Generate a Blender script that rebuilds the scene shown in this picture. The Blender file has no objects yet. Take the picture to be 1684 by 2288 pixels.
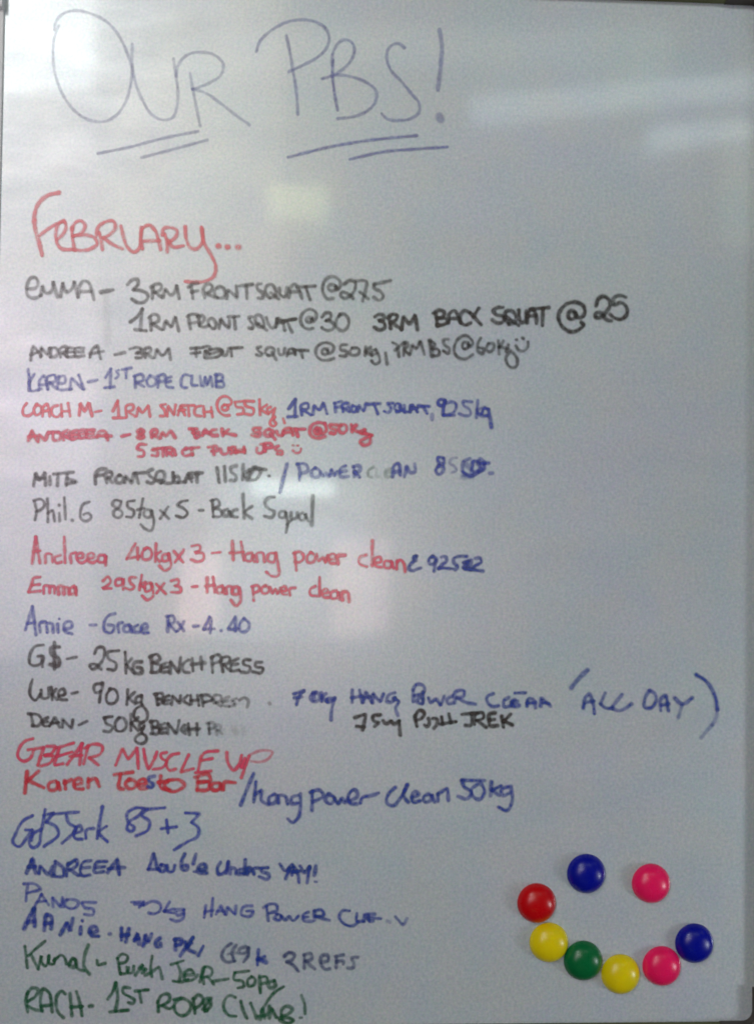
import bpy, bmesh, math, random
from mathutils import Vector, Matrix, Euler

# ------------------------------------------------------------------ camera, world, lamps, exposure
S = bpy.context.scene
COL = S.collection
CAM_LOC = Vector((-0.03421169, -0.74067067, -0.02459897))
CAM_ROT = Euler((1.59304006, -0.0127917, -0.04239316), 'XYZ')
F_PX, PW, PH = 2100.0, 1684.0, 2288.0
cd = bpy.data.cameras.new('camera')
cam = bpy.data.objects.new('camera', cd)
COL.objects.link(cam)
cam.location = CAM_LOC
cam.rotation_euler = CAM_ROT
cd.sensor_fit = 'VERTICAL'
cd.sensor_height = 24.0
cd.lens = 24.0 * F_PX / PH
cd.clip_start = 0.01
cd.clip_end = 100
cd.dof.use_dof = True
cd.dof.focus_distance = 0.64
cd.dof.aperture_fstop = 3.6
S.camera = cam

W = bpy.data.worlds.new('World')
S.world = W
W.use_nodes = True
bg = W.node_tree.nodes['Background']
bg.inputs['Color'].default_value = (0.80, 0.94, 1.0, 1)
bg.inputs['Strength'].default_value = 0.02

S.view_settings.view_transform = 'Standard'
S.view_settings.look = 'None'
S.view_settings.exposure = 0.0
S.view_settings.gamma = 1.0
S.cycles.transparent_max_bounces = 48

CAM_M = CAM_ROT.to_matrix()


def board_pt(px, py):
    """a mark read off the photograph at (px, py), as a place on the face of the board (the plane y = 0)"""
    d = CAM_M @ Vector(((px - PW / 2) / F_PX, (PH / 2 - py) / F_PX, -1.0))
    t = -CAM_LOC.y / d.y
    p = CAM_LOC + d * t
    return p.x, p.z


def area(name, px, py, dist, w, h, power, color, tilt=0.0):
    """a window or ceiling light of the room, standing where the glossy board mirrors it at (px, py)"""
    x, z = board_pt(px, py)
    k = (dist - CAM_LOC.y) / -CAM_LOC.y
    k = 1.0 + dist / -CAM_LOC.y
    lx = CAM_LOC.x + (x - CAM_LOC.x) * k
    lz = CAM_LOC.z + (z - CAM_LOC.z) * k
    l = bpy.data.lights.new(name, 'AREA')
    l.shape = 'RECTANGLE'
    l.size, l.size_y = w, h
    l.energy = power
    l.color = color
    o = bpy.data.objects.new(name, l)
    COL.objects.link(o)
    o.location = (lx, -dist, lz)
    o.rotation_euler = (math.pi / 2, -tilt, 0)      # faces +Y, towards the board
    return o


def lamp(name, loc, target, w, h, power, color):
    l = bpy.data.lights.new(name, 'AREA')
    l.shape = 'RECTANGLE'
    l.size, l.size_y = w, h
    l.energy = power
    l.color = color
    o = bpy.data.objects.new(name, l)
    COL.objects.link(o)
    o.location = loc
    o.rotation_euler = (Vector(target) - Vector(loc)).to_track_quat('-Z', 'Y').to_euler()
    return o


# lamps of the room to the right, out of the picture
lamp('desk_lamp', (0.85, -0.34, -0.50), (0.15, 0, -0.2), 0.12, 0.12, 1.15, (0.90, 0.97, 1.0))
lamp('side_light', (1.3, -0.8, -0.5), (0.2, 0, -0.3), 0.35, 0.35, 1.5, (0.95, 0.95, 1.0))
lamp('ceiling_light', (1.6, -0.8, 0.9), (0.1, 0, -0.15), 0.7, 0.7, 0.6, (0.84, 0.97, 1.0))
# the bright panes of the window wall behind and to the left of the camera, mirrored in the board
area('window_pane', 0, -10, 2.0, 0.55, 0.55, 13.0, (0.93, 0.99, 1.0))
area('window_pane', 0, 420, 2.0, 0.55, 0.55, 3.3, (1.0, 0.89, 0.86))
area('window_pane', 0, 840, 2.0, 0.55, 0.55, 5.0, (1.0, 0.84, 0.94))
area('window_pane', 0, 1260, 2.0, 0.55, 0.55, 2.8, (1.0, 0.86, 1.0))
area('window_pane', 420, 10, 2.0, 0.55, 0.55, 1.9, (1.0, 0.98, 0.80))
area('window_pane', 420, 420, 2.0, 0.55, 0.55, 1.9, (1.0, 0.92, 0.70))
area('window_pane', 420, 840, 2.0, 0.55, 0.55, 1.1, (1.0, 0.94, 0.90))
# ceiling tubes and smaller lights mirrored in it
area('ceiling_tube', 1000, 105, 1.90, 1.3, 0.11, 0.825, (0.86, 1.0, 0.86), 0.03)
area('ceiling_tube', 1400, 215, 1.88, 0.90, 0.10, 1.25, (0.84, 0.99, 1.0), 0.12)
area('ceiling_tube', 1560, 305, 1.86, 0.30, 0.08, 0.385, (0.80, 1.0, 0.98), 0.10)
area('small_lamp', 668, 455, 1.90, 0.17, 0.12, 0.42, (0.82, 1.0, 0.42))
area('small_lamp', 1655, 420, 1.90, 0.12, 0.34, 0.248, (0.95, 1.0, 0.60))
area('phone_light', 655, 1085, 0.74, 0.13, 0.026, 0.155, (0.86, 1.0, 0.95))
area('phone_light', 650, 1245, 0.75, 0.26, 0.26, 0.403, (0.78, 1.0, 0.95))
area('phone_light', 445, 1320, 0.73, 0.06, 0.12, 0.186, (1.0, 0.60, 0.57))
area('phone_light', 805, 1310, 0.73, 0.09, 0.15, 0.205, (1.0, 0.64, 0.60))
area('green_glow', 700, 2380, 1.90, 1.1, 0.16, 0.303, (0.62, 1.0, 0.25))

# ------------------------------------------------------------------ helpers


def mesh_obj(name, bm, mat, parent=None, smooth=False):
    me = bpy.data.meshes.new(name)
    bm.to_mesh(me)
    bm.free()
    me.materials.append(mat)
    for p in me.polygons:
        p.use_smooth = smooth
    o = bpy.data.objects.new(name, me)
    COL.objects.link(o)
    o.parent = parent
    return o


def empty(name, loc=(0, 0, 0), parent=None):
    o = bpy.data.objects.new(name, None)
    o.empty_display_size = 0.05
    o.location = loc
    COL.objects.link(o)
    o.parent = parent
    return o


def box(bm, x0, x1, y0, y1, z0, z1, bevel=0.0):
    vs = bmesh.ops.create_cube(bm, size=1.0)['verts']
    for v in vs:
        v.co = Vector(((x0 + x1) / 2 + v.co.x * (x1 - x0), (y0 + y1) / 2 + v.co.y * (y1 - y0),
                       (z0 + z1) / 2 + v.co.z * (z1 - z0)))
    if bevel:
        es = {e for v in vs for e in v.link_edges}
        bmesh.ops.bevel(bm, geom=list(es), offset=bevel, segments=3, affect='EDGES', profile=0.6)


def new_mat(name):
    m = bpy.data.materials.new(name)
    m.use_nodes = True
    nt = m.node_tree
    return m, nt, nt.nodes['Principled BSDF']


def N(nt, kind, **kw):
    n = nt.nodes.new(kind)
    for k, v in kw.items():
        setattr(n, k, v)
    return n


def noise(nt, scale, detail=2.0, rough=0.5, offset=None, aniso=None):
    tc = N(nt, 'ShaderNodeTexCoord')
    mp = N(nt, 'ShaderNodeMapping')
    if offset:
        mp.inputs['Location'].default_value = offset
    if aniso:
        mp.inputs['Scale'].default_value = aniso
    n = N(nt, 'ShaderNodeTexNoise')
    n.inputs['Scale'].default_value = scale
    n.inputs['Detail'].default_value = detail
    n.inputs['Roughness'].default_value = rough
    nt.links.new(tc.outputs['Object'], mp.inputs['Vector'])
    nt.links.new(mp.outputs['Vector'], n.inputs['Vector'])
    return n


def remap(nt, sock, a, b, c, d):
    n = N(nt, 'ShaderNodeMapRange')
    n.inputs['From Min'].default_value = a
    n.inputs['From Max'].default_value = b
    n.inputs['To Min'].default_value = c
    n.inputs['To Max'].default_value = d
    nt.links.new(sock, n.inputs['Value'])
    return n.outputs['Result']


def math_n(nt, op, a, b):
    n = N(nt, 'ShaderNodeMath', operation=op)
    for i, s in enumerate((a, b)):
        if isinstance(s, (int, float)):
            n.inputs[i].default_value = s
        else:
            nt.links.new(s, n.inputs[i])
    return n.outputs[0]


def mixc(nt, fac, a, b, blend='MIX'):
    n = N(nt, 'ShaderNodeMix', data_type='RGBA', blend_type=blend)
    for sock, s in ((n.inputs[0], fac), (n.inputs[6], a), (n.inputs[7], b)):
        if isinstance(s, (int, float)):
            sock.default_value = s
        elif isinstance(s, tuple):
            sock.default_value = s + (1,) if len(s) == 3 else s
        else:
            nt.links.new(s, sock)
    return n.outputs[2]


# ------------------------------------------------------------------ materials
BOARD_ROUGH, COAT, COAT_ROUGH, SPEC = 0.37, 0.55, 0.075, 0.92


def board_material():
    m, nt, b = new_mat('enamelled_board_face')
    big = noise(nt, 9.0, 3.0, 0.6)                     # faint tint of old wiped ink
    hue = noise(nt, 26.0, 3.0, 0.65, (3.1, 1.7, 8.2))
    fine = noise(nt, 430.0, 2.0, 0.7)
    gr = noise(nt, 230.0, 3.0, 0.7, (7, 2, 5))
    c = mixc(nt, remap(nt, big.outputs['Fac'], 0.35, 0.65, 0, 1), (0.530, 0.642, 0.690), (0.568, 0.622, 0.725))
    c = mixc(nt, remap(nt, hue.outputs['Fac'], 0.38, 0.62, 0, 0.5), c, (0.64, 0.66, 0.66))
    c = mixc(nt, 0.34, c, fine.outputs['Color'], 'OVERLAY')
    g = remap(nt, fine.outputs['Fac'], 0.25, 0.75, 0.85, 1.12)
    g2 = remap(nt, gr.outputs['Fac'], 0.3, 0.7, 0.95, 1.04)
    mm = math_n(nt, 'MULTIPLY', g, g2)
    comb = N(nt, 'ShaderNodeCombineColor')
    for i in range(3):
        nt.links.new(mm, comb.inputs[i])
    c = mixc(nt, 1.0, c, comb.outputs[0], 'MULTIPLY')
    nt.links.new(c, b.inputs['Base Color'])
    sm = noise(nt, 14.0, 4.0, 0.6, (1, 1, 4), (1.0, 1.0, 2.6))
    nt.links.new(remap(nt, sm.outputs['Fac'], 0.3, 0.7, BOARD_ROUGH - 0.05, BOARD_ROUGH + 0.07), b.inputs['Roughness'])
    b.inputs['IOR'].default_value = 1.85
    b.inputs['Specular IOR Level'].default_value = SPEC
    b.inputs['Coat Weight'].default_value = COAT
    b.inputs['Coat Roughness'].default_value = COAT_ROUGH
    wav = noise(nt, 7.0, 1.0, 0.5, (2, 0, 0), (0.6, 1.0, 2.2))
    bp = N(nt, 'ShaderNodeBump')
    bp.inputs['Strength'].default_value = 0.25
    bp.inputs['Distance'].default_value = 0.0012
    nt.links.new(wav.outputs['Fac'], bp.inputs['Height'])
    nt.links.new(bp.outputs['Normal'], b.inputs['Normal'])
    nt.links.new(bp.outputs['Normal'], b.inputs['Coat Normal'])
    return m


def ink_material(name, col, col2):
    """dry-wipe ink: a thin film, so the board shows through it and crossings come out denser"""
    m, nt, b = new_mat(name)
    n1 = noise(nt, 330.0, 3.0, 0.7)
    n2 = noise(nt, 75.0, 2.0, 0.6, (4, 4, 4))
    c = mixc(nt, remap(nt, n2.outputs['Fac'], 0.38, 0.62, 0, 1), col, col2)
    nt.links.new(c, b.inputs['Base Color'])
    b.inputs['Roughness'].default_value = BOARD_ROUGH
    b.inputs['Specular IOR Level'].default_value = 0.85
    b.inputs['Coat Weight'].default_value = 0.30
    b.inputs['Coat Roughness'].default_value = COAT_ROUGH
    at = N(nt, 'ShaderNodeAttribute', attribute_name='ink')
    sep = N(nt, 'ShaderNodeSeparateColor')
    nt.links.new(at.outputs['Color'], sep.inputs[0])
    edge = N(nt, 'ShaderNodeMapRange', interpolation_type='SMOOTHSTEP')
    edge.inputs['From Min'].default_value = 1.0
    edge.inputs['From Max'].default_value = 0.28
    nt.links.new(sep.outputs[1], edge.inputs['Value'])
    a = math_n(nt, 'MULTIPLY', sep.outputs[0], edge.outputs['Result'])
    a = math_n(nt, 'MULTIPLY', a, remap(nt, n1.outputs['Fac'], 0.3, 0.7, 0.62, 1.10))
    a = math_n(nt, 'MULTIPLY', a, remap(nt, n2.outputs['Fac'], 0.3, 0.7, 0.76, 1.10))
    nt.links.new(a, b.inputs['Alpha'])
    return m


def plastic(name, col, rough=0.27, sss=0.15):
    m, nt, b = new_mat(name)
    n = noise(nt, 120.0, 3.0, 0.6)
    dark = tuple(x * 0.9 for x in col)
    c = mixc(nt, remap(nt, n.outputs['Fac'], 0.3, 0.7, 0, 1), col, dark)
    nt.links.new(c, b.inputs['Base Color'])
    nt.links.new(remap(nt, n.outputs['Fac'], 0.3, 0.7, rough - 0.03, rough + 0.07), b.inputs['Roughness'])
    b.inputs['Subsurface Weight'].default_value = sss
    b.inputs['Subsurface Scale'].default_value = 0.004
    b.inputs['Specular IOR Level'].default_value = 0.4
    return m


def metal(name, col, rough):
    m, nt, b = new_mat(name)
    n = noise(nt, 60.0, 3.0, 0.6, None, (1, 1, 12))
    nt.links.new(mixc(nt, n.outputs['Fac'], tuple(x * 0.85 for x in col), col), b.inputs['Base Color'])
    b.inputs['Metallic'].default_value = 0.7
    b.inputs['Roughness'].default_value = rough
    return m


def wall_material():
    m, nt, b = new_mat('painted_wall')
    n = noise(nt, 4.0, 6.0, 0.6)
    f = noise(nt, 90.0, 4.0, 0.6)
    c = mixc(nt, n.outputs['Fac'], (0.10, 0.12, 0.035), (0.17, 0.12, 0.05))
    nt.links.new(c, b.inputs['Base Color'])
    b.inputs['Roughness'].default_value = 0.8
    bp = N(nt, 'ShaderNodeBump')
    bp.inputs['Strength'].default_value = 0.3
    bp.inputs['Distance'].default_value = 0.002
    nt.links.new(f.outputs['Fac'], bp.inputs['Height'])
    nt.links.new(bp.outputs['Normal'], b.inputs['Normal'])
    return m


M_BOARD = board_material()
M_RAIL_DARK = metal('dull_olive_metal', (0.16, 0.17, 0.075), 0.5)
M_RAIL_LEFT = plastic('satin_white_rail', (0.86, 0.87, 0.88), 0.45, 0.0)
M_CAP = plastic('dark_corner_plastic', (0.055, 0.045, 0.035), 0.4, 0.0)
M_WALL = wall_material()

# ------------------------------------------------------------------ wall and whiteboard
BW, BH = 0.60, 0.81587839
HX, HZ = BW / 2, BH / 2
bm = bmesh.new()
box(bm, -1.2, 1.2, 0.016, 0.10, -1.3, 1.3)
wall = mesh_obj('wall', bm, M_WALL)
wall['kind'] = 'structure'

board = empty('whiteboard', (0, 0, 0))
board['label'] = 'white dry-wipe board covered in handwritten lines of blue, red, black and green marker'
board['category'] = 'whiteboard'

bm = bmesh.new()
box(bm, -HX - 0.004, HX + 0.008, 0.0, 0.012, -HZ - 0.004, HZ + 0.004)
mesh_obj('writing_surface', bm, M_BOARD, board)

RW, RY = 0.016, -0.006      # frame rail width and how far it stands proud


def rail(x0, x1, z0, z1, m, front=-0.006):
    b = bmesh.new()
    box(b, x0, x1, front, 0.015, z0, z1, 0.0012)
    return mesh_obj('frame_rail', b, m, board, True)


CL = 0.026                  # length of each corner cap along the rails
rail(-HX - RW, -HX, -HZ + CL, HZ - CL, M_RAIL_LEFT, -0.0022)
rail(HX + 0.0012, HX + RW, -HZ + CL, HZ - CL, M_RAIL_DARK)
rail(-HX + CL, HX - CL, HZ, HZ + RW, M_RAIL_DARK)
rail(-HX + CL, HX - CL, -HZ - RW, -HZ, M_RAIL_DARK)


def corner_cap(sx, sz, r, m):
    """plastic corner of the frame with a rounded inner edge and a rounded outer edge"""
    pts = []
    E0 = RW + 0.0015
    for i in range(9):                                  # outer arc
        a = i / 8 * math.pi / 2
        rr = 0.012
        pts.append((HX + E0 - rr + rr * math.sin(a), HZ + E0 - rr + rr * math.cos(a)))
    pts.append((HX + E0, HZ - CL - 0.001))
    pts.append((HX - 0.0006, HZ - CL - 0.001))
    for i in range(9):                                  # inner fillet
        a = i / 8 * math.pi / 2
        pts.append((HX - 0.0006 - r + r * math.cos(a), HZ - 0.0006 - r + r * math.sin(a)))
    pts.append((HX - CL - 0.001, HZ - 0.0006))
    pts.append((HX - CL - 0.001, HZ + E0))
    b = bmesh.new()
    y0, y1 = RY - 0.0015, 0.0155
    rings = []
    for y, ins in ((y1, 0.0), (y0 + 0.002, 0.0), (y0 + 0.0006, 0.0005), (y0, 0.0016)):
        cx = sum(p[0] for p in pts) / len(pts)
        cz = sum(p[1] for p in pts) / len(pts)
        ring = []
        for x, z in pts:
            dx, dz = cx - x, cz - z
            L = math.hypot(dx, dz)
            ring.append(b.verts.new((sx * (x + dx / L * ins), y, sz * (z + dz / L * ins))))
        rings.append(ring)
    n = len(pts)
    for a, c in zip(rings, rings[1:]):
        for i in range(n):
            b.faces.new((a[i], a[(i + 1) % n], c[(i + 1) % n], c[i]))
    b.faces.new(rings[-1])
    b.faces.new(rings[0][::-1])
    bmesh.ops.recalc_face_normals(b, faces=b.faces[:])
    return mesh_obj('corner_cap', b, m, board)


corner_cap(1, 1, 0.004, M_CAP)
corner_cap(1, -1, 0.0080, M_CAP)
corner_cap(-1, 1, 0.004, M_RAIL_LEFT)
corner_cap(-1, -1, 0.010, M_CAP)

# ------------------------------------------------------------------ handwriting
INKS = {
    'title': ink_material('faded_violet_blue_ink', (0.16, 0.19, 0.55), (0.22, 0.20, 0.44)),
    'black': ink_material('black_ink', (0.030, 0.028, 0.026), (0.055, 0.040, 0.036)),
    'blue': ink_material('blue_ink', (0.020, 0.055, 0.52), (0.045, 0.070, 0.44)),
    'dblue': ink_material('deep_blue_ink', (0.006, 0.035, 0.44), (0.012, 0.055, 0.36)),
    'navy': ink_material('grey_blue_ink', (0.045, 0.07, 0.22), (0.04, 0.06, 0.20)),
    'pink': ink_material('coral_red_ink', (0.98, 0.085, 0.12), (0.95, 0.12, 0.17)),
    'red': ink_material('red_ink', (0.88, 0.030, 0.080), (0.84, 0.035, 0.13)),
    'dred': ink_material('deep_red_ink', (0.80, 0.012, 0.035), (0.72, 0.022, 0.05)),
    'green': ink_material('green_ink', (0.003, 0.15, 0.06), (0.010, 0.11, 0.040)),
}

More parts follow.
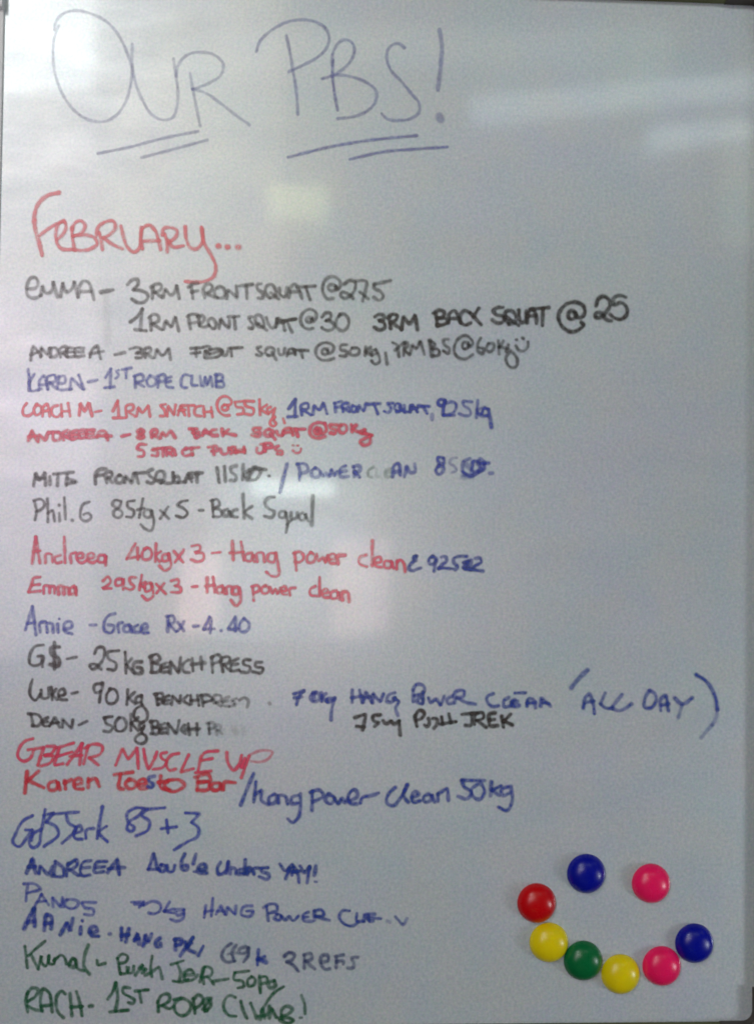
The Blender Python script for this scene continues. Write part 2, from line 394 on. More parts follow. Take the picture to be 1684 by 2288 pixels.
DATA = """
R 0 0 600
L title | 6.6 | 0.36 | large faded blue title OUR with a double underline
W 365,158 338,225 328,330 345,470 395,595 470,690 560,742 640,748 710,715 770,635 803,530 812,430 785,330 735,225 665,140 560,85 460,66 390,85 350,125 335,185;815,270 815,400 835,510 880,620 935,705 1000,738 1060,725 1090,650 1095,560 1082,460 1068,360;1085,470 1095,410 1130,355 1180,328 1250,322 1330,345 1375,400 1360,460 1300,505 1185,550;1185,548 1260,570 1350,630 1440,700 1535,770;1170,452 1185,540 1205,640 1232,775
W a1.25 605,944 800,905 1000,852 1220,808;a1.2 872,970 1080,915 1275,862
R 500 0 600
L title | 6.8 | 0.48 | large faded blue title PBS! with a double underline
W 200,318 220,260 290,190 380,140 480,122 560,135 625,175 648,235 635,290 580,350 500,395 400,442;385,220 410,340 430,460 450,600 455,705;a1.3 672,370 668,460 680,570 700,680;665,400 668,340 690,285 730,248 770,250 800,285 800,330 770,390 720,435 680,462;605,485 700,462 790,475 880,510 935,560 930,630 870,690 790,720 700,730;1110,295 1080,270 1040,275 1010,305 1002,360 1025,430 1090,500 1150,575 1200,640 1200,690 1150,730 1080,742 1000,730 970,700;w9.5 1325,185 1340,280 1335,380 1315,555;w17 1325,715 1332,735
W a1.35 395,968 650,905 850,870 1020,850 1185,835;a1.35 775,980 980,935 1180,918 1375,905
R 0 400 600
L pink | 8 | 0.74 | coral red heading FEBRUARY followed by three dots
W w9.5 365,85 300,100 240,150 215,220 220,310 245,400 262,470;250,345 310,300 360,272 395,258;352,375 385,345 408,300 398,262 368,272 348,320 350,385 375,425 420,436 455,432;445,300 448,360 462,438;445,310 460,275 500,258 525,285 510,325 450,352;450,352 530,345 585,365 600,395 560,430 500,440 455,435;612,330 625,380 632,435;595,350 605,300 650,265 700,262 712,295 680,340 640,362;640,362 690,400 755,430;745,290 760,350 790,425 830,450 855,430 868,360 870,300;878,430 868,350 880,305 915,285 950,310 975,370 990,435;890,382 985,380;1015,340 1030,390 1030,450;1000,345 1010,305 1050,300 1090,320 1080,360 1040,390;1035,375 1060,415 1130,412;1140,295 1150,380 1175,425 1210,430 1240,400 1245,310;1240,300 1260,400 1300,470 1328,540 1315,600 1260,630 1200,635 1140,630
W w13 1343,413 1347,414;w13 1400,420 1403,420;w13 1465,419 1468,420
R 40 600 460
L black | 7.6 | 0.60 | first black line, 3RM front squat @ 27.5
W 80,165 150,152 165,115 140,72 110,75 80,120 72,175 85,220 120,238 160,232 188,215;188,215 200,135 235,200 265,190 285,100 320,230;345,225 362,110 395,190 430,170 455,100 482,230;490,230 500,140 530,100 565,110 590,160 612,250;515,185 590,185
W w9 a1.2 670,190 765,172
W a1.15 880,130 920,92 960,86 965,125 925,172 990,178 1045,215 1025,262 970,275 915,245;1085,150 1080,240;1070,150 1110,125 1150,130 1150,165 1095,192;1100,190 1150,228;1165,232 1185,165 1230,215 1258,190 1275,130 1295,240
W a1.1 1370,150 1400,125 1445,118;1392,140 1405,240;1395,190 1445,178;1500,235 1490,160 1520,125 1560,140 1550,180 1510,200 1590,235
R 460 600 460
W 95,235 70,205 90,155 130,150 155,190 135,235 95,237;165,240 178,175 250,235 245,140;a1.1 270,140 375,128;325,135 330,242
W 445,122 412,128 415,165 455,200 455,238 420,238;510,235 480,200 485,145 520,128 555,165 555,220 515,238;520,195 585,245;590,160 600,215 632,230 652,155;665,235 680,150 710,125 745,170 770,240;680,190 750,185;730,150 875,142;800,150 835,252
W 1040,140 1000,130 980,155 1000,180 1035,168 1040,135 1050,172 1078,140 1060,85 1010,65 960,90 935,150 945,210 975,245 1020,240
W a1.1 1110,125 1150,97 1193,110 1195,160 1160,215 1110,240 1080,220 1090,190 1130,200 1180,240;1205,100 1285,106 1280,170 1255,262;1235,190 1300,243;1350,128 1480,98;1350,125 1345,155 1400,185 1420,230 1395,255 1345,232
R 40 600 460
W w17 a0.12 705,190 722,400 725,600
L black | 7.6 | 0.62 | second black line, indented, 1RM front squat @ 30
W a1.15 905,428 950,395 1000,325;1000,325 990,420 985,495;940,490 1030,500
W 1065,385 1070,495;1050,395 1090,368 1130,385 1130,415 1078,442;1078,442 1155,490;1170,488 1188,420 1230,470 1265,385 1292,500
R 400 670 260
W 115,235 185,203 262,212;140,225 145,330 165,412;160,335 245,322;280,240 290,370;262,242 330,225 362,260 340,312 290,345;300,372 350,388 420,362;425,365 418,290 455,262 510,300 525,370 505,412 460,395 430,360;572,410 590,270 640,340 712,405 718,300;a1.15 700,242 850,235;785,250 800,412
W 1035,240 990,250 1010,300 1050,350 1040,412 995,400;1110,350 1080,270 1110,215 1160,230 1200,310 1200,380 1150,390 1100,340;1140,340 1245,432;1240,250 1270,340 1320,402 1370,370 1390,270;1375,390 1410,260 1460,300 1500,432;1390,330 1490,320;a1.2 1480,300 1640,275;1535,310 1605,462
R 460 600 460
W w8 a1.1 600,425 722,405
W 850,395 820,395 805,418 830,435 848,410 850,395 855,430 882,400 875,345 835,328 785,350 760,400 775,460 820,487 860,480
W a1.1 930,390 960,358 1000,360 1000,395 955,420 1010,430 1030,465 1000,495 950,490 930,475;1075,370 1045,420 1055,480 1100,500 1140,460 1135,390 1090,365 1070,378
R 820 640 360
L black | 8.4 | 0.84 | bold black phrase 3RM back squat @ 25, rising to the right
W 78,312 120,288 170,297 165,335 110,350 175,378 178,425 130,447 72,418;225,310 240,432;210,322 260,285 310,300 292,345 240,372;250,370 352,442;352,440 372,308 432,385 492,290 515,445
W 675,275 740,245 788,262 775,312 720,325;700,270 718,402;715,330 800,330 830,358 785,390 718,402;830,372 850,270 890,250 930,300 955,372;850,330 930,330;1048,268 1000,250 955,300 955,360 1000,396 1058,375;1142,225 1085,312;1062,280 1165,392
W 1392,215 1330,220 1290,250 1322,290 1390,312 1392,358 1340,377 1280,345;1450,382 1412,330 1420,262 1470,248 1520,300 1510,370 1452,387;1420,312 1550,400
R 1120 640 360
W 175,245 182,330 202,375 240,358 252,250;260,372 275,270 312,232 350,290 357,380;258,308 350,300;290,235 480,218;420,230 417,402
W w9 a1.05 740,258 705,252 680,285 692,330 730,335 762,295 745,258 755,290 788,322 830,308 850,260 830,195 765,165 685,172 612,230 582,300 600,382 652,442 720,467 790,442 838,392 815,370
W w9 965,200 990,130 1040,103 1090,130 1105,200 1070,260 1000,322 960,322 968,272 1010,272 1070,340 1122,355;1270,112 1220,95 1150,118 1138,190;1160,190 1220,168 1275,210 1277,290 1220,337 1150,322 1110,290
R 40 600 460
L black | 7 | 0.68 | third black line, 3RM front squat @ 50kg, 3RM BS @ 60kg, ending in a small smiley
W 105,735 125,622 160,660 190,702;105,692 168,670;185,712 190,635 242,695 252,640;265,640 266,710;260,638 310,640 325,680 297,710 262,712;345,712 345,640 390,628 397,655 355,677 402,710;455,640 400,640 397,705 460,705;400,672 450,668;530,640 470,640 465,705 535,700;470,670 525,668;580,712 600,650 640,620 652,670 667,725;580,685 690,665
W w8 780,692 860,674
W 900,647 960,633 1000,650 962,675;950,680 1002,685 1000,707 950,717;1025,715 1025,645 1062,635 1067,665 1030,680 1082,717;1100,717 1117,650 1160,700 1210,640 1227,732
R 400 670 260
W a1.2 170,690 340,678;170,762 300,745;240,690 245,810;360,822 372,730;350,670 430,668 452,700 380,732;380,732 440,770;440,710 580,700 622,732 560,800 380,827;400,780 480,760 600,720;610,742 622,772 670,790 692,730;a1.1 700,690 900,677;730,690 750,802
W 1160,668 1110,680 1130,730 1180,760 1160,792 1100,780;1280,790 1230,760 1250,690 1320,680 1352,730 1310,790 1260,792;1320,750 1380,852;1410,700 1430,780 1478,772 1500,690
R 460 600 460
W 650,702 668,652 700,645 717,692;655,682 712,680;a1.2 700,655 820,658;760,662 777,717
W 975,648 940,652 930,675 950,690 978,678 975,650 985,685 1015,668 1022,622 980,598 920,605 882,650 887,700 920,730 975,737 1025,722
W 1130,612 1082,620 1078,652 1125,665 1125,700 1075,702;1170,640 1150,680 1182,697 1222,685 1225,645 1175,637;1280,628 1275,700;1322,630 1283,662 1330,702;1360,655 1322,665 1330,690 1370,682;1362,652 1385,700 1390,750 1352,767 1328,742;w8 1440,680 1452,768
R 820 640 360
W a1.15 260,575 290,590 325,722;285,655 342,605;370,712 380,580;362,582 410,578 412,620 380,642 432,702;440,692 462,600 500,642 540,558 585,702;w10 640,558 662,710;640,558 692,590 660,640;660,642 730,652 732,700 662,717;830,543 780,550 790,600 840,640 832,690 778,662
W a1.1 1030,578 990,572 970,605 985,640 1028,630 1035,585 1042,622 1075,592 1060,540 1000,505 940,530 895,600 892,680 940,735 1010,742 1078,700
W a1.15 1160,530 1130,590 1135,670 1180,692 1192,640 1145,630;1240,590 1215,640 1245,672 1290,642 1290,590 1235,585;1340,560 1347,695;1392,560 1350,625;1350,625 1440,642 1500,692 1535,760 1520,822 1470,832 1430,790 1420,725 1450,682;1442,600 1420,668
W w7 1520,548 1530,548;w7 1588,532 1598,535;1520,610 1545,652 1600,662 1640,620 1642,570
R 40 810 460
L blue | 6.6 | 0.66 | blue line, 1st rope climb
W 85,55 95,140 88,228;135,92 92,165;95,160 105,225 190,212;170,222 185,130 212,105 240,215;178,182 238,175;245,215 250,110 300,103 302,150 258,162;258,162 312,212;332,115 325,212 432,214;332,113 377,110 377,165 335,168;420,213 432,125 520,212;490,100 532,215
W 565,157 640,140
W 705,122 748,50;748,50 742,205;698,203 775,195
W w5.5 815,60 790,70 812,100 788,127;840,57 912,43;870,50 870,127
W 945,202 940,110;932,110 1000,98 1010,140 950,157;955,160 1015,195;1060,108 1035,150 1060,192 1100,180 1107,130 1065,105;1125,202 1132,115;1118,110 1177,98 1182,140 1135,157;1232,115 1195,130 1195,192 1247,202;1195,157 1228,150
W 1385,107 1340,98 1310,150 1320,197 1357,202;1400,108 1402,182 1442,185;1462,108 1472,187;1490,192 1502,110 1520,182 1547,108 1562,192;1590,98 1592,192;1585,98 1640,105 1640,140 1595,152;1595,152 1650,160 1652,190 1595,197
L pink | 6.6 | 0.86 | red line, coach, 1RM snatch @ 55kg
W 72,328 45,370 50,420 88,427 128,400;155,335 130,380 150,422 187,400 182,350 150,338;200,432 212,350 237,333 257,432;203,392 252,385;322,345 285,355 280,420 320,437 347,412;350,338 357,432;405,328 422,432;355,392 417,390
W w8 495,422 502,330 540,390 570,322 597,427;w6 620,397 672,387
W w7.5 765,387 803,308;803,308 812,432;768,445 868,444;875,437 877,345 925,340 927,375 885,392 942,432;955,432 967,360 1000,402 1047,345 1062,432
W 1187,335 1145,345 1180,385 1182,425 1143,430;1200,432 1207,350 1255,422 1267,340;1285,422 1307,345 1342,422;1288,387 1342,380;1318,345 1417,345;1368,348 1375,427;1470,348 1430,360 1425,420 1472,430;1490,350 1497,432;1552,360 1562,437;1493,397 1557,395
R 460 860 460
W 150,160 128,182 145,205 178,190 172,165 150,160;180,165 205,150 195,112 150,92 110,110 90,160 110,217 150,245 190,245
W 385,133 310,130 235,138;235,140 242,172 300,190 302,225 255,237;310,140 318,165 385,200 377,235 320,234;430,118 436,240;490,160 438,197 502,232;520,178 493,190 505,222 542,200;555,188 540,250 547,290 565,312 545,332 515,312 525,280 552,260;w7 620,270 632,306
L blue | 7.2 | 0.80 | blue phrase after the red coach line, 1RM front squat, 92.5kg
W w8.5 665,192 718,118;718,118 715,255;658,257 737,254;770,242 770,160 815,148 822,185 778,202;780,200 842,242;860,237 867,165 910,202 942,143 972,232
W 1030,147 1088,133;1035,150 1040,217;1038,182 1082,175;1100,217 1100,155 1142,148 1142,180 1103,192;1105,192 1152,217;1175,168 1163,205 1195,217 1207,180 1178,166;1218,212 1227,165 1265,212 1282,150;w8 1300,157 1397,150;1350,155 1377,232
R 840 880 360
W 172,95 115,100 152,150 130,192 82,180;230,182 190,150 210,100 252,120 252,170 208,187;240,140 292,192;290,118 302,182 342,180 352,120;350,187 372,110 422,187;350,152 420,150;w8 430,125 545,130;480,133 522,202
W a0.55 w9 572,215 572,262
W w8 705,67 660,58 632,85 650,120 690,115 705,72;700,80 688,150 682,212;w7 a0.8 722,98 762,83 812,100 817,150 782,197 690,217;688,222 800,222;w6.5 a0.75 980,83 885,82 897,120 962,170 962,215 910,227 850,205;a0.8 1040,68 1025,242;a0.65 w7 1030,165 1112,138;1035,190 1070,222 1135,225;1150,160 1110,150 1080,200;w9 1148,160 1165,250 1180,345
R 40 810 460
L red | 8.4 | 0.80 | thick red line, 8RM back squat @ 50kg
W 88,625 117,548 152,622;90,597 152,590;165,635 175,580 222,622 245,565;250,562 330,558;285,560 290,622 340,615 350,580 318,560;370,622 370,560 412,550 415,577 380,592 435,617;480,545 440,560 440,612 480,607;440,582 478,578;548,543 500,552 500,605 548,602;500,577 542,572;612,543 560,547 560,600 617,597;560,574 607,570;640,600 652,560 690,550 722,622;640,587 750,590
W w7.5 835,592 902,577
W 985,537 960,552 990,577 1013,598 985,612 957,598 985,577 1013,553 990,537;1078,602 1077,548 1115,542 1120,565 1085,580 1132,605;1145,602 1162,562 1190,592 1225,550 1262,602
R 400 930 300
W 130,157 222,157;170,165 202,262;170,202 240,200;222,212 260,240 222,267;290,232 322,165 372,222;310,202 382,200;462,165 402,182 402,232 472,237;530,160 542,237;612,165 560,202;560,207 700,235
W 1000,150 910,152 922,190 1000,202 992,242 898,232;1110,160 1060,182 1060,232 1130,237 1162,190 1115,162;1120,212 1182,282;1200,190 1232,237 1270,232 1290,182;1270,237 1302,160 1360,152 1402,232;1290,202 1380,197;w8 1380,162 1550,160;1440,165 1462,247
R 460 860 460
W w8.5 955,312 900,303 847,330 840,400 880,427 955,415;955,312 962,370 920,387 900,362;890,350 868,372 888,397 920,382 912,350 885,347
W w8 1052,322 990,325 1000,350 1042,360 1037,387 998,387;1080,325 1065,362 1090,387 1127,365 1120,325 1080,322;1165,320 1172,377;1205,325 1175,352 1217,377;1265,360 1225,382 1262,392 1275,362;1270,390 1332,405;1320,407 1310,472 1260,482 1235,457 1270,432 1312,417
R 40 810 460
L red | 7.8 | 0.78 | indented red line, 5 strict push ups with a small smiley
W w7.5 1032,658 975,660 960,692 1010,712 1010,747 968,755
W 1125,690 1075,697 1125,722 1122,747 1078,745;1130,690 1192,688;1165,690 1167,752;1195,747 1195,690 1240,690 1235,717 1205,722 1242,747;1255,702 1267,742;1350,692 1320,715 1332,742 1402,737;1350,690 1455,682;1395,690 1402,742
R 400 930 300
W 360,382 470,380 482,412 402,432;420,392 432,472;510,402 542,462 600,452 612,390;660,380 620,402 662,430 640,462;690,380 702,452;800,380 812,452;700,422 810,415;690,442 800,440
W 960,392 960,442 1000,457 1040,432 1042,352;1060,432 1060,352;1000,347 1130,345 1152,380 1070,392;1222,370 1180,387 1202,422 1270,432 1270,467 1208,465
W w5.5 a0.8 1398,360 1412,360;w5.5 a0.8 1455,362 1468,362;w6 1400,422 1440,452 1490,437 1500,400
R 60 1020 400
L black | 8 | 0.66 | black line, front squat 115kg
W 65,272 82,150 120,217 170,140 175,267;90,202 165,200;215,185 217,257;250,162 430,145;290,165 285,267;375,160 365,267;375,202 460,235 370,255
W w9 735,113 665,125 640,160 635,252;640,182 702,170;740,242 735,150 782,145 790,175 750,197;755,200 790,242;862,170 820,205 835,242 882,235 885,190 850,172;905,237 912,180 970,242 987,160;990,155 1082,150;1005,160 1032,247
W 1160,120 1115,140 1140,182 1180,215 1160,247 1113,235;1240,242 1195,210 1215,140 1260,140 1270,202 1240,247;1230,215 1292,247 1340,242 1352,150;1350,150 1370,242 1400,230 1400,182 1360,192;1400,242 1462,232;1462,237 1490,160 1522,232;1470,202 1532,195;w9 1500,160 1622,150;1570,160 1572,237
R 460 860 460
W w8.5 a1.1 90,665 107,782;150,655 157,772;245,650 200,665 207,700 240,730 240,765 198,767;300,640 295,762;352,680 308,722 332,765;400,660 350,702 340,750 400,760 430,722 442,680 390,682 350,742;380,660 482,680;w7 503,730 512,731
L blue | 9 | 0.66 | blue phrase after a slash, power clean 85, partly rubbed out
W 652,635 625,740 595,862
C blue | 7.6 | 0.68
W 730,635 802,640 820,682 750,717;740,640 755,692 750,765;880,665 848,692 855,735 900,737 915,692 875,665;920,700 942,735 960,705 990,737 1007,680;1010,690 1032,730 1050,695;1120,650 1085,665 1080,737 1142,735;1085,697 1122,690;1190,737 1185,660;w9 1180,655 1232,650 1235,687 1193,702;1195,702 1232,740
C green | 7 | 0.34
W 1342,660 1302,690 1307,735 1332,742;a0.45 1370,672 1370,735 1402,740;a0.9 1480,670 1445,682 1440,735 1492,735;1450,702 1480,698
C blue | 8 | 0.72
R 840 880 360
W 170,852 202,720 225,712 247,832;180,802 240,795;290,852 312,750;312,750 360,810 a0.8 390,805 395,720
W w7.5 690,657 630,652 640,702 688,722 692,662;640,732 610,792 640,827 680,802 682,747 640,742;a0.55 w6 827,655 770,665 755,712 800,742 820,790 778,807
W a0.8 960,665 900,690 880,790;w8 890,802 960,842 1022,822 1052,702 1000,690 978,780;w8 a0.9 1000,800 1060,792 1102,702 1060,662 1040,722;w8 1080,712 1152,710;w8 a0.9 1110,702 1100,782 1052,802;w10 a0.5 900,830 1000,830 960,770 920,722;w12 a0.35 890,852 980,857;w8 a0.7 1162,815 1190,813
R 40 1090 460
L black | 6.6 | 0.68 | black line, 85kg x 5 - Back Squat
W 130,100 197,95 215,140 190,172 150,192;135,108 152,190 140,257;240,88 245,272;245,202 280,180 297,267;335,202 338,267;w7 333,138 335,141;375,78 385,252;w8 438,260 442,262;575,113 530,130 505,190 515,255 562,265 590,225 562,203 530,215
W 830,108 780,100 760,130 800,165 840,202 820,237 775,227 770,190 812,160 830,122;a1.1 937,103 880,118 885,155 932,185 920,232 873,232;a1.1 1005,88 975,237;w6 962,175 1015,162;1070,180 1025,175 1015,225 1060,237 1075,185;1075,190 1092,290 1070,342 1020,327 988,295
W 1145,180 1213,247;1207,153 1143,247
W a1.2 1362,102 1305,115 1280,140 1332,165 1362,205 1332,237 1273,225;w7 a1.2 1455,180 1487,180
R 440 1090 460
W a1.15 125,98 132,232;108,103 170,98 182,130 138,167;138,165 195,185 195,222 133,232;w8 250,172 215,185 220,227 260,215 257,180 270,227;w7.5 322,175 285,190 285,227 327,235;w8 370,53 380,242;w7 442,148 385,197 442,247
W w7.6 622,73 575,80 545,120 570,162 622,195 600,237 543,227;707,188 665,195 665,237 700,237 715,202;715,200 727,280 715,357;w6 755,260 725,290;w8 755,200 762,247 800,240 805,200;850,200 820,222 835,262 870,242 867,205 892,267;w8.5 930,63 920,297
R 40 1090 460
L red | 7.2 | 0.76 | red line, 40kg x 3 - Hang power clean
W w8.5 118,607 147,395;147,395 180,602;128,512 182,505;w6.8 225,602 232,530 265,530 282,597;345,540 300,560 310,602 352,595;375,393 382,602;430,602 432,530 467,520;480,567 527,555 520,525 485,530 480,582 520,602 552,585;568,567 612,555 605,525 570,530 565,582 600,602 637,585;700,540 655,545 650,592 690,597 707,540 707,622
W 945,448 875,572;878,567 977,550;962,480 965,575;1037,480 1000,520 1010,572 1055,572 1077,520 1050,482 1015,490;1110,448 1105,592;1150,510 1108,547 1140,590;1205,532 1165,540 1165,587 1205,582 1212,532;1212,530 1222,640 1185,662 1138,625
W 1253,508 1327,597;1332,498 1262,597
W 1398,467 1460,463 1462,500 1420,522 1490,530 1492,567 1440,592 1393,575
R 440 1090 460
W w6 122,524 192,516
W w8.5 285,428 292,577;355,433 377,582;w7.5 265,522 375,515;440,520 395,535 390,577 430,587 450,532 462,592;485,592 485,525 522,520 542,592;627,525 580,530 570,582 615,597 632,540;635,520 652,620 650,705 600,707 558,675
W 785,520 797,662;773,525 830,515 857,555 820,597 783,592;915,518 885,550 890,597 935,592 947,545 910,516;960,530 977,587 1010,560 1032,602 1047,540;1060,572 1112,565 1100,530 1065,540 1070,602 1112,607;w9 1132,612 1130,545 1187,540
W 1357,538 1310,555 1300,602 1362,632;w8.5 1405,425 1405,622;1430,602 1477,590 1465,555 1430,565 1435,627 1482,637;1555,590 1505,590 1505,637 1550,637 1562,590 1577,647;1600,652 1602,585;1600,600 1632,578 1655,602 1667,672
R 860 1180 300
L dblue | 8 | 0.76 | dark blue note & 42.5 added after the red clean line
W 390,343 350,350 350,400 310,452 290,502 330,522 400,502 437,490;w9 375,350 372,400
W 590,348 540,380 550,442 610,432 632,380 580,350;622,400 602,532;690,358 740,350 757,390 700,452 658,502;660,492 720,490 792,500;w7 820,500 825,500;1002,348 880,355 842,380 850,432 892,470 860,512;960,422 1032,402 1000,452 960,482;975,432 1060,390 1062,422 1000,492;1110,372 1170,372 1182,410 1110,462 1050,512;980,502 1080,512 1200,530
R 40 1090 460
L red | 7 | 0.76 | lower red line, 29.5kg x 3 - Hang power clean
W w7.6 182,716 130,725 112,780 88,835;90,837 182,828;115,782 177,775;210,847 217,785 252,790 257,842;262,790 292,790 297,847;w9 330,852 332,790 360,790 372,852;375,800 402,800 412,857;w8 455,790 420,810 425,852 457,847 462,790 472,862
W 685,747 725,713 747,745 715,787 680,807 752,807;832,730 790,740 790,782 835,777 847,725 847,817
R 280 1270 560
W 72,60 30,63 35,95 62,120 40,140 5,130;110,43 95,142;135,90 97,105 130,130;170,95 135,105 135,152 170,140 172,95 175,195 145,207 113,180
W 205,103 267,167;257,98 208,162
W 303,82 350,75 352,100 325,115 367,130 367,150 303,157;w7 440,121 475,118
W w8.5 540,63 540,157;580,58 590,157;525,117 590,110;w7.5 640,115 605,130 610,162 640,157 647,120 657,167;670,167 672,120 697,120 707,167;w8 740,120 710,130 710,167 745,167 747,120 752,230 735,247 698,210
W 840,120 847,212;833,120 875,113 887,140 850,162;925,113 900,130 905,162 935,162 947,130 920,113;955,125 970,167 990,135 1005,167 1022,130;1030,150 1062,145 1055,120 1030,130 1035,167 1067,172;1085,177 1085,135 1120,128
W 1252,118 1220,135 1220,172 1262,182;1280,58 1280,182;1300,167 1337,155 1325,135 1300,145 1305,187 1342,192;1390,145 1355,160 1360,197 1395,192 1400,150 1412,202;w9.5 1430,207 1430,157 1457,155 1475,217
R 40 1340 580
L blue | 7.4 | 0.68 | blue line ending in Rx - 4.40
W 50,192 95,43;95,43 117,222;62,152 110,145;145,207 145,147 177,140;190,207 190,150 215,150 227,207;255,155 258,207;w6 265,121 267,122;300,187 347,170 340,140 305,145 300,197 347,217
W 460,161 500,160;620,88 580,100 550,152 560,202 600,207 612,165 578,160;645,207 645,150 667,145;710,160 680,167 680,202 710,202 717,160 727,207;765,160 740,177 745,207 777,205;788,187 827,175 820,150 790,167 795,207 832,210
W w8.5 955,202 957,110;948,105 990,105 997,140 963,157;963,157 1007,202;1020,145 1057,197;1058,140 1020,197
W 1120,168 1150,166;a1.1 1220,108 1185,187;1185,187 1252,185;1230,120 1225,212;1293,196 1295,196;1385,108 1340,187 1402,185;w8.5 1385,120 1385,197;1440,118 1410,160 1420,202 1457,197 1472,150 1440,120
L black | 7 | 0.80 | black line, 25kg bench press
W 165,288 115,295 80,350 85,412 125,417 160,390 162,358 130,360;155,360 160,427;w9 265,300 215,307 215,342 262,375 262,420 208,412;w8 235,270 235,442
W 315,376 375,364
W 490,342 510,305 545,303 552,350 520,412 475,442 458,417 490,408 532,442;645,323 570,340 580,375 627,405 622,442 573,442
W 685,333 690,467;727,373 693,412;693,412 742,467;w8.5 787,395 745,400 745,462 787,467 787,435 762,430
W w8.5 850,358 855,457;838,365 890,348 907,375 858,402;858,402 912,420 895,457 848,462;947,400 915,420 915,457 957,457;915,432 950,428;w8 970,467 970,390 1025,462 1037,368;w7 1087,383 1055,405 1060,457 1092,462;1110,373 1115,452;1165,363 1172,442;w8.5 1105,412 1190,400
W w7 1230,367 1280,350 1297,380 1243,407;1235,365 1240,462;1305,457 1300,370 1347,365 1347,395 1308,412;1310,412 1352,452;1402,373 1365,395 1360,452 1407,447;1365,412 1400,408;1478,382 1440,384 1434,404 1478,430 1472,456 1422,460;1553,396 1514,402 1511,420 1562,436 1550,461 1496,457
L black | 7 | 0.80 | black line, 90kg bench press, fading at its end
W 95,508 80,560 85,617 110,640 145,602;150,575 157,625 190,625 197,560;215,558 220,637;245,568 220,602;220,602 252,637;265,612 302,600 290,565 265,580 270,632 312,637
W 345,597 382,588
W 535,533 490,543 495,592 530,580 542,530;530,580 520,652;590,568 565,610 575,657 615,657 637,610 615,570 585,568;700,573 695,667;745,588 705,625;705,625 747,662;785,610 755,622 755,657 785,650;790,610 790,660 825,720 820,762 780,777 740,745 747,702 790,670
W w8 880,600 890,667;870,600 922,597 920,622 893,632;895,630 932,645 895,667;962,610 930,627 930,662 967,660;932,642 962,638;980,667 985,610 1030,657 1037,610;1080,608 1055,640 1092,667;1100,608 1105,662;1145,608 1152,672;1100,642 1150,638;1170,610 1180,677;1165,608 1215,608 1242,635 1188,652;w7 a0.6 1250,657 1250,610 1292,612 1290,642 1255,650 1292,677;a0.55 1342,618 1305,640 1305,670 1342,677;a0.55 1307,648 1335,645;a0.55 1392,628 1360,642 1387,665 1348,680;a0.6 1410,640 1442,623 1467,640 1460,682
W a0.5 1600,657 1605,662
L black | 7 | 0.76 | black line, 50kg bench press, its last letters rubbed out
W 85,728 100,802;68,725 140,740 152,770 130,802 93,802;192,750 160,770 170,802 202,802;165,778 190,776;205,802 237,750 267,812;213,787 262,780;285,812 287,760 342,817 352,765
W 390,797 442,773
W 602,743 550,750;555,753 562,785 602,810 590,837 548,835;645,748 620,790 630,832 672,832 692,785 665,750 638,755;720,728 720,832;767,748 723,787;723,787 767,832;800,780 775,795 785,827 807,800
R 20 1640 600
W 832,-45 820,-10 845,15 845,42 820,58 790,52 777,32 785,15 815,-5
R 40 1340 580
W w8 850,773 860,847;843,775 890,775 892,800 863,812;865,810 902,825 890,852 848,852;937,785 910,800 910,847 942,845;910,822 935,818;955,852 955,782 1010,852 1027,768;w7.5 1062,798 1040,825 1067,852;1085,788 1092,857;1140,788 1142,862;w8.5 1070,827 1157,820
W a0.65 1203,785 1247,785 1252,810 1218,822;1215,788 1220,852;a0.4 1265,857 1265,795 1292,800 1285,827 1268,830;a0.4 1270,830 1302,852;a0.2 w12 1372,810 1390,850;a0.15 w12 1430,810 1442,850
R 620 1480 540
L dblue | 7.6 | 0.72 | blue phrase to the right of the bench press lines, 70kg hang power clean
W w8 110,215 180,195;180,193 150,227 130,287;115,242 167,235
W 260,203 225,235 240,267 280,257 282,215 243,205;w9 245,215 250,255;300,208 302,267;330,213 303,240;303,240 337,264;375,248 340,250 335,270 375,264 392,243;392,243 370,320 365,392
W 510,188 510,272;560,188 577,272;w8 505,242 577,230;585,272 602,198 642,272;590,242 632,235;650,277 652,210 700,267 722,215;800,208 760,220 745,267 790,264 802,240;790,245 827,265 805,312 822,362
W 925,187 945,153 997,160 1002,200 938,227;925,187 925,267;990,200 992,282;970,240 948,264 985,282 997,250;1030,240 1045,277 1080,250 1112,292 1137,230;1190,230 1158,250 1165,282 1197,277;1210,277 1215,200 1272,195 1272,225 1223,242;1225,240 1280,270 1350,285
W 1472,213 1430,235 1440,282 1480,302 1507,295;w8 1577,238 1545,262 1545,302 1592,297
R 1140 1460 500
W w7 30,292 110,289;w9 30,340 5,360 20,385 60,382;10,362 50,352;120,387 130,335 160,333 182,402;120,367 180,360;w8 220,387 225,328 292,387;235,362 280,368
L dblue | 8 | 0.70 | blue words ALL DAY between a short and a long bracket, far right
W w10.5 a0.85 565,122 520,165 475,215 447,253
W 535,402 555,318 577,298 605,360 617,442;550,362 615,350;a0.85 695,293 662,372;660,370 700,402 748,405;a0.85 820,303 752,388;a1.1 745,402 800,422 850,402 a0.8 890,372
W 1020,273 990,330 990,397 1030,402 1067,360 1065,300 1025,273;1105,422 1110,330 1140,308 1162,422;1110,382 1165,370;w9 1210,328 1262,372 1337,328;a0.7 1265,372 1235,472
W w8.5 a1.15 1368,158 1430,195 1480,260 1513,340 1522,412;w8.5 a0.6 1522,418 1515,470 1488,522;w8.5 a0.5 1480,530 1402,622
R 620 1480 540
L black | 8 | 0.88 | small black line under the blue phrase, 75kg push jerk
W 528,377 602,358 592,410 580,462;540,437 592,442;702,358 650,370 655,397 692,410 663,437;720,398 740,420 772,400;782,405 790,422 832,400;830,400 837,497
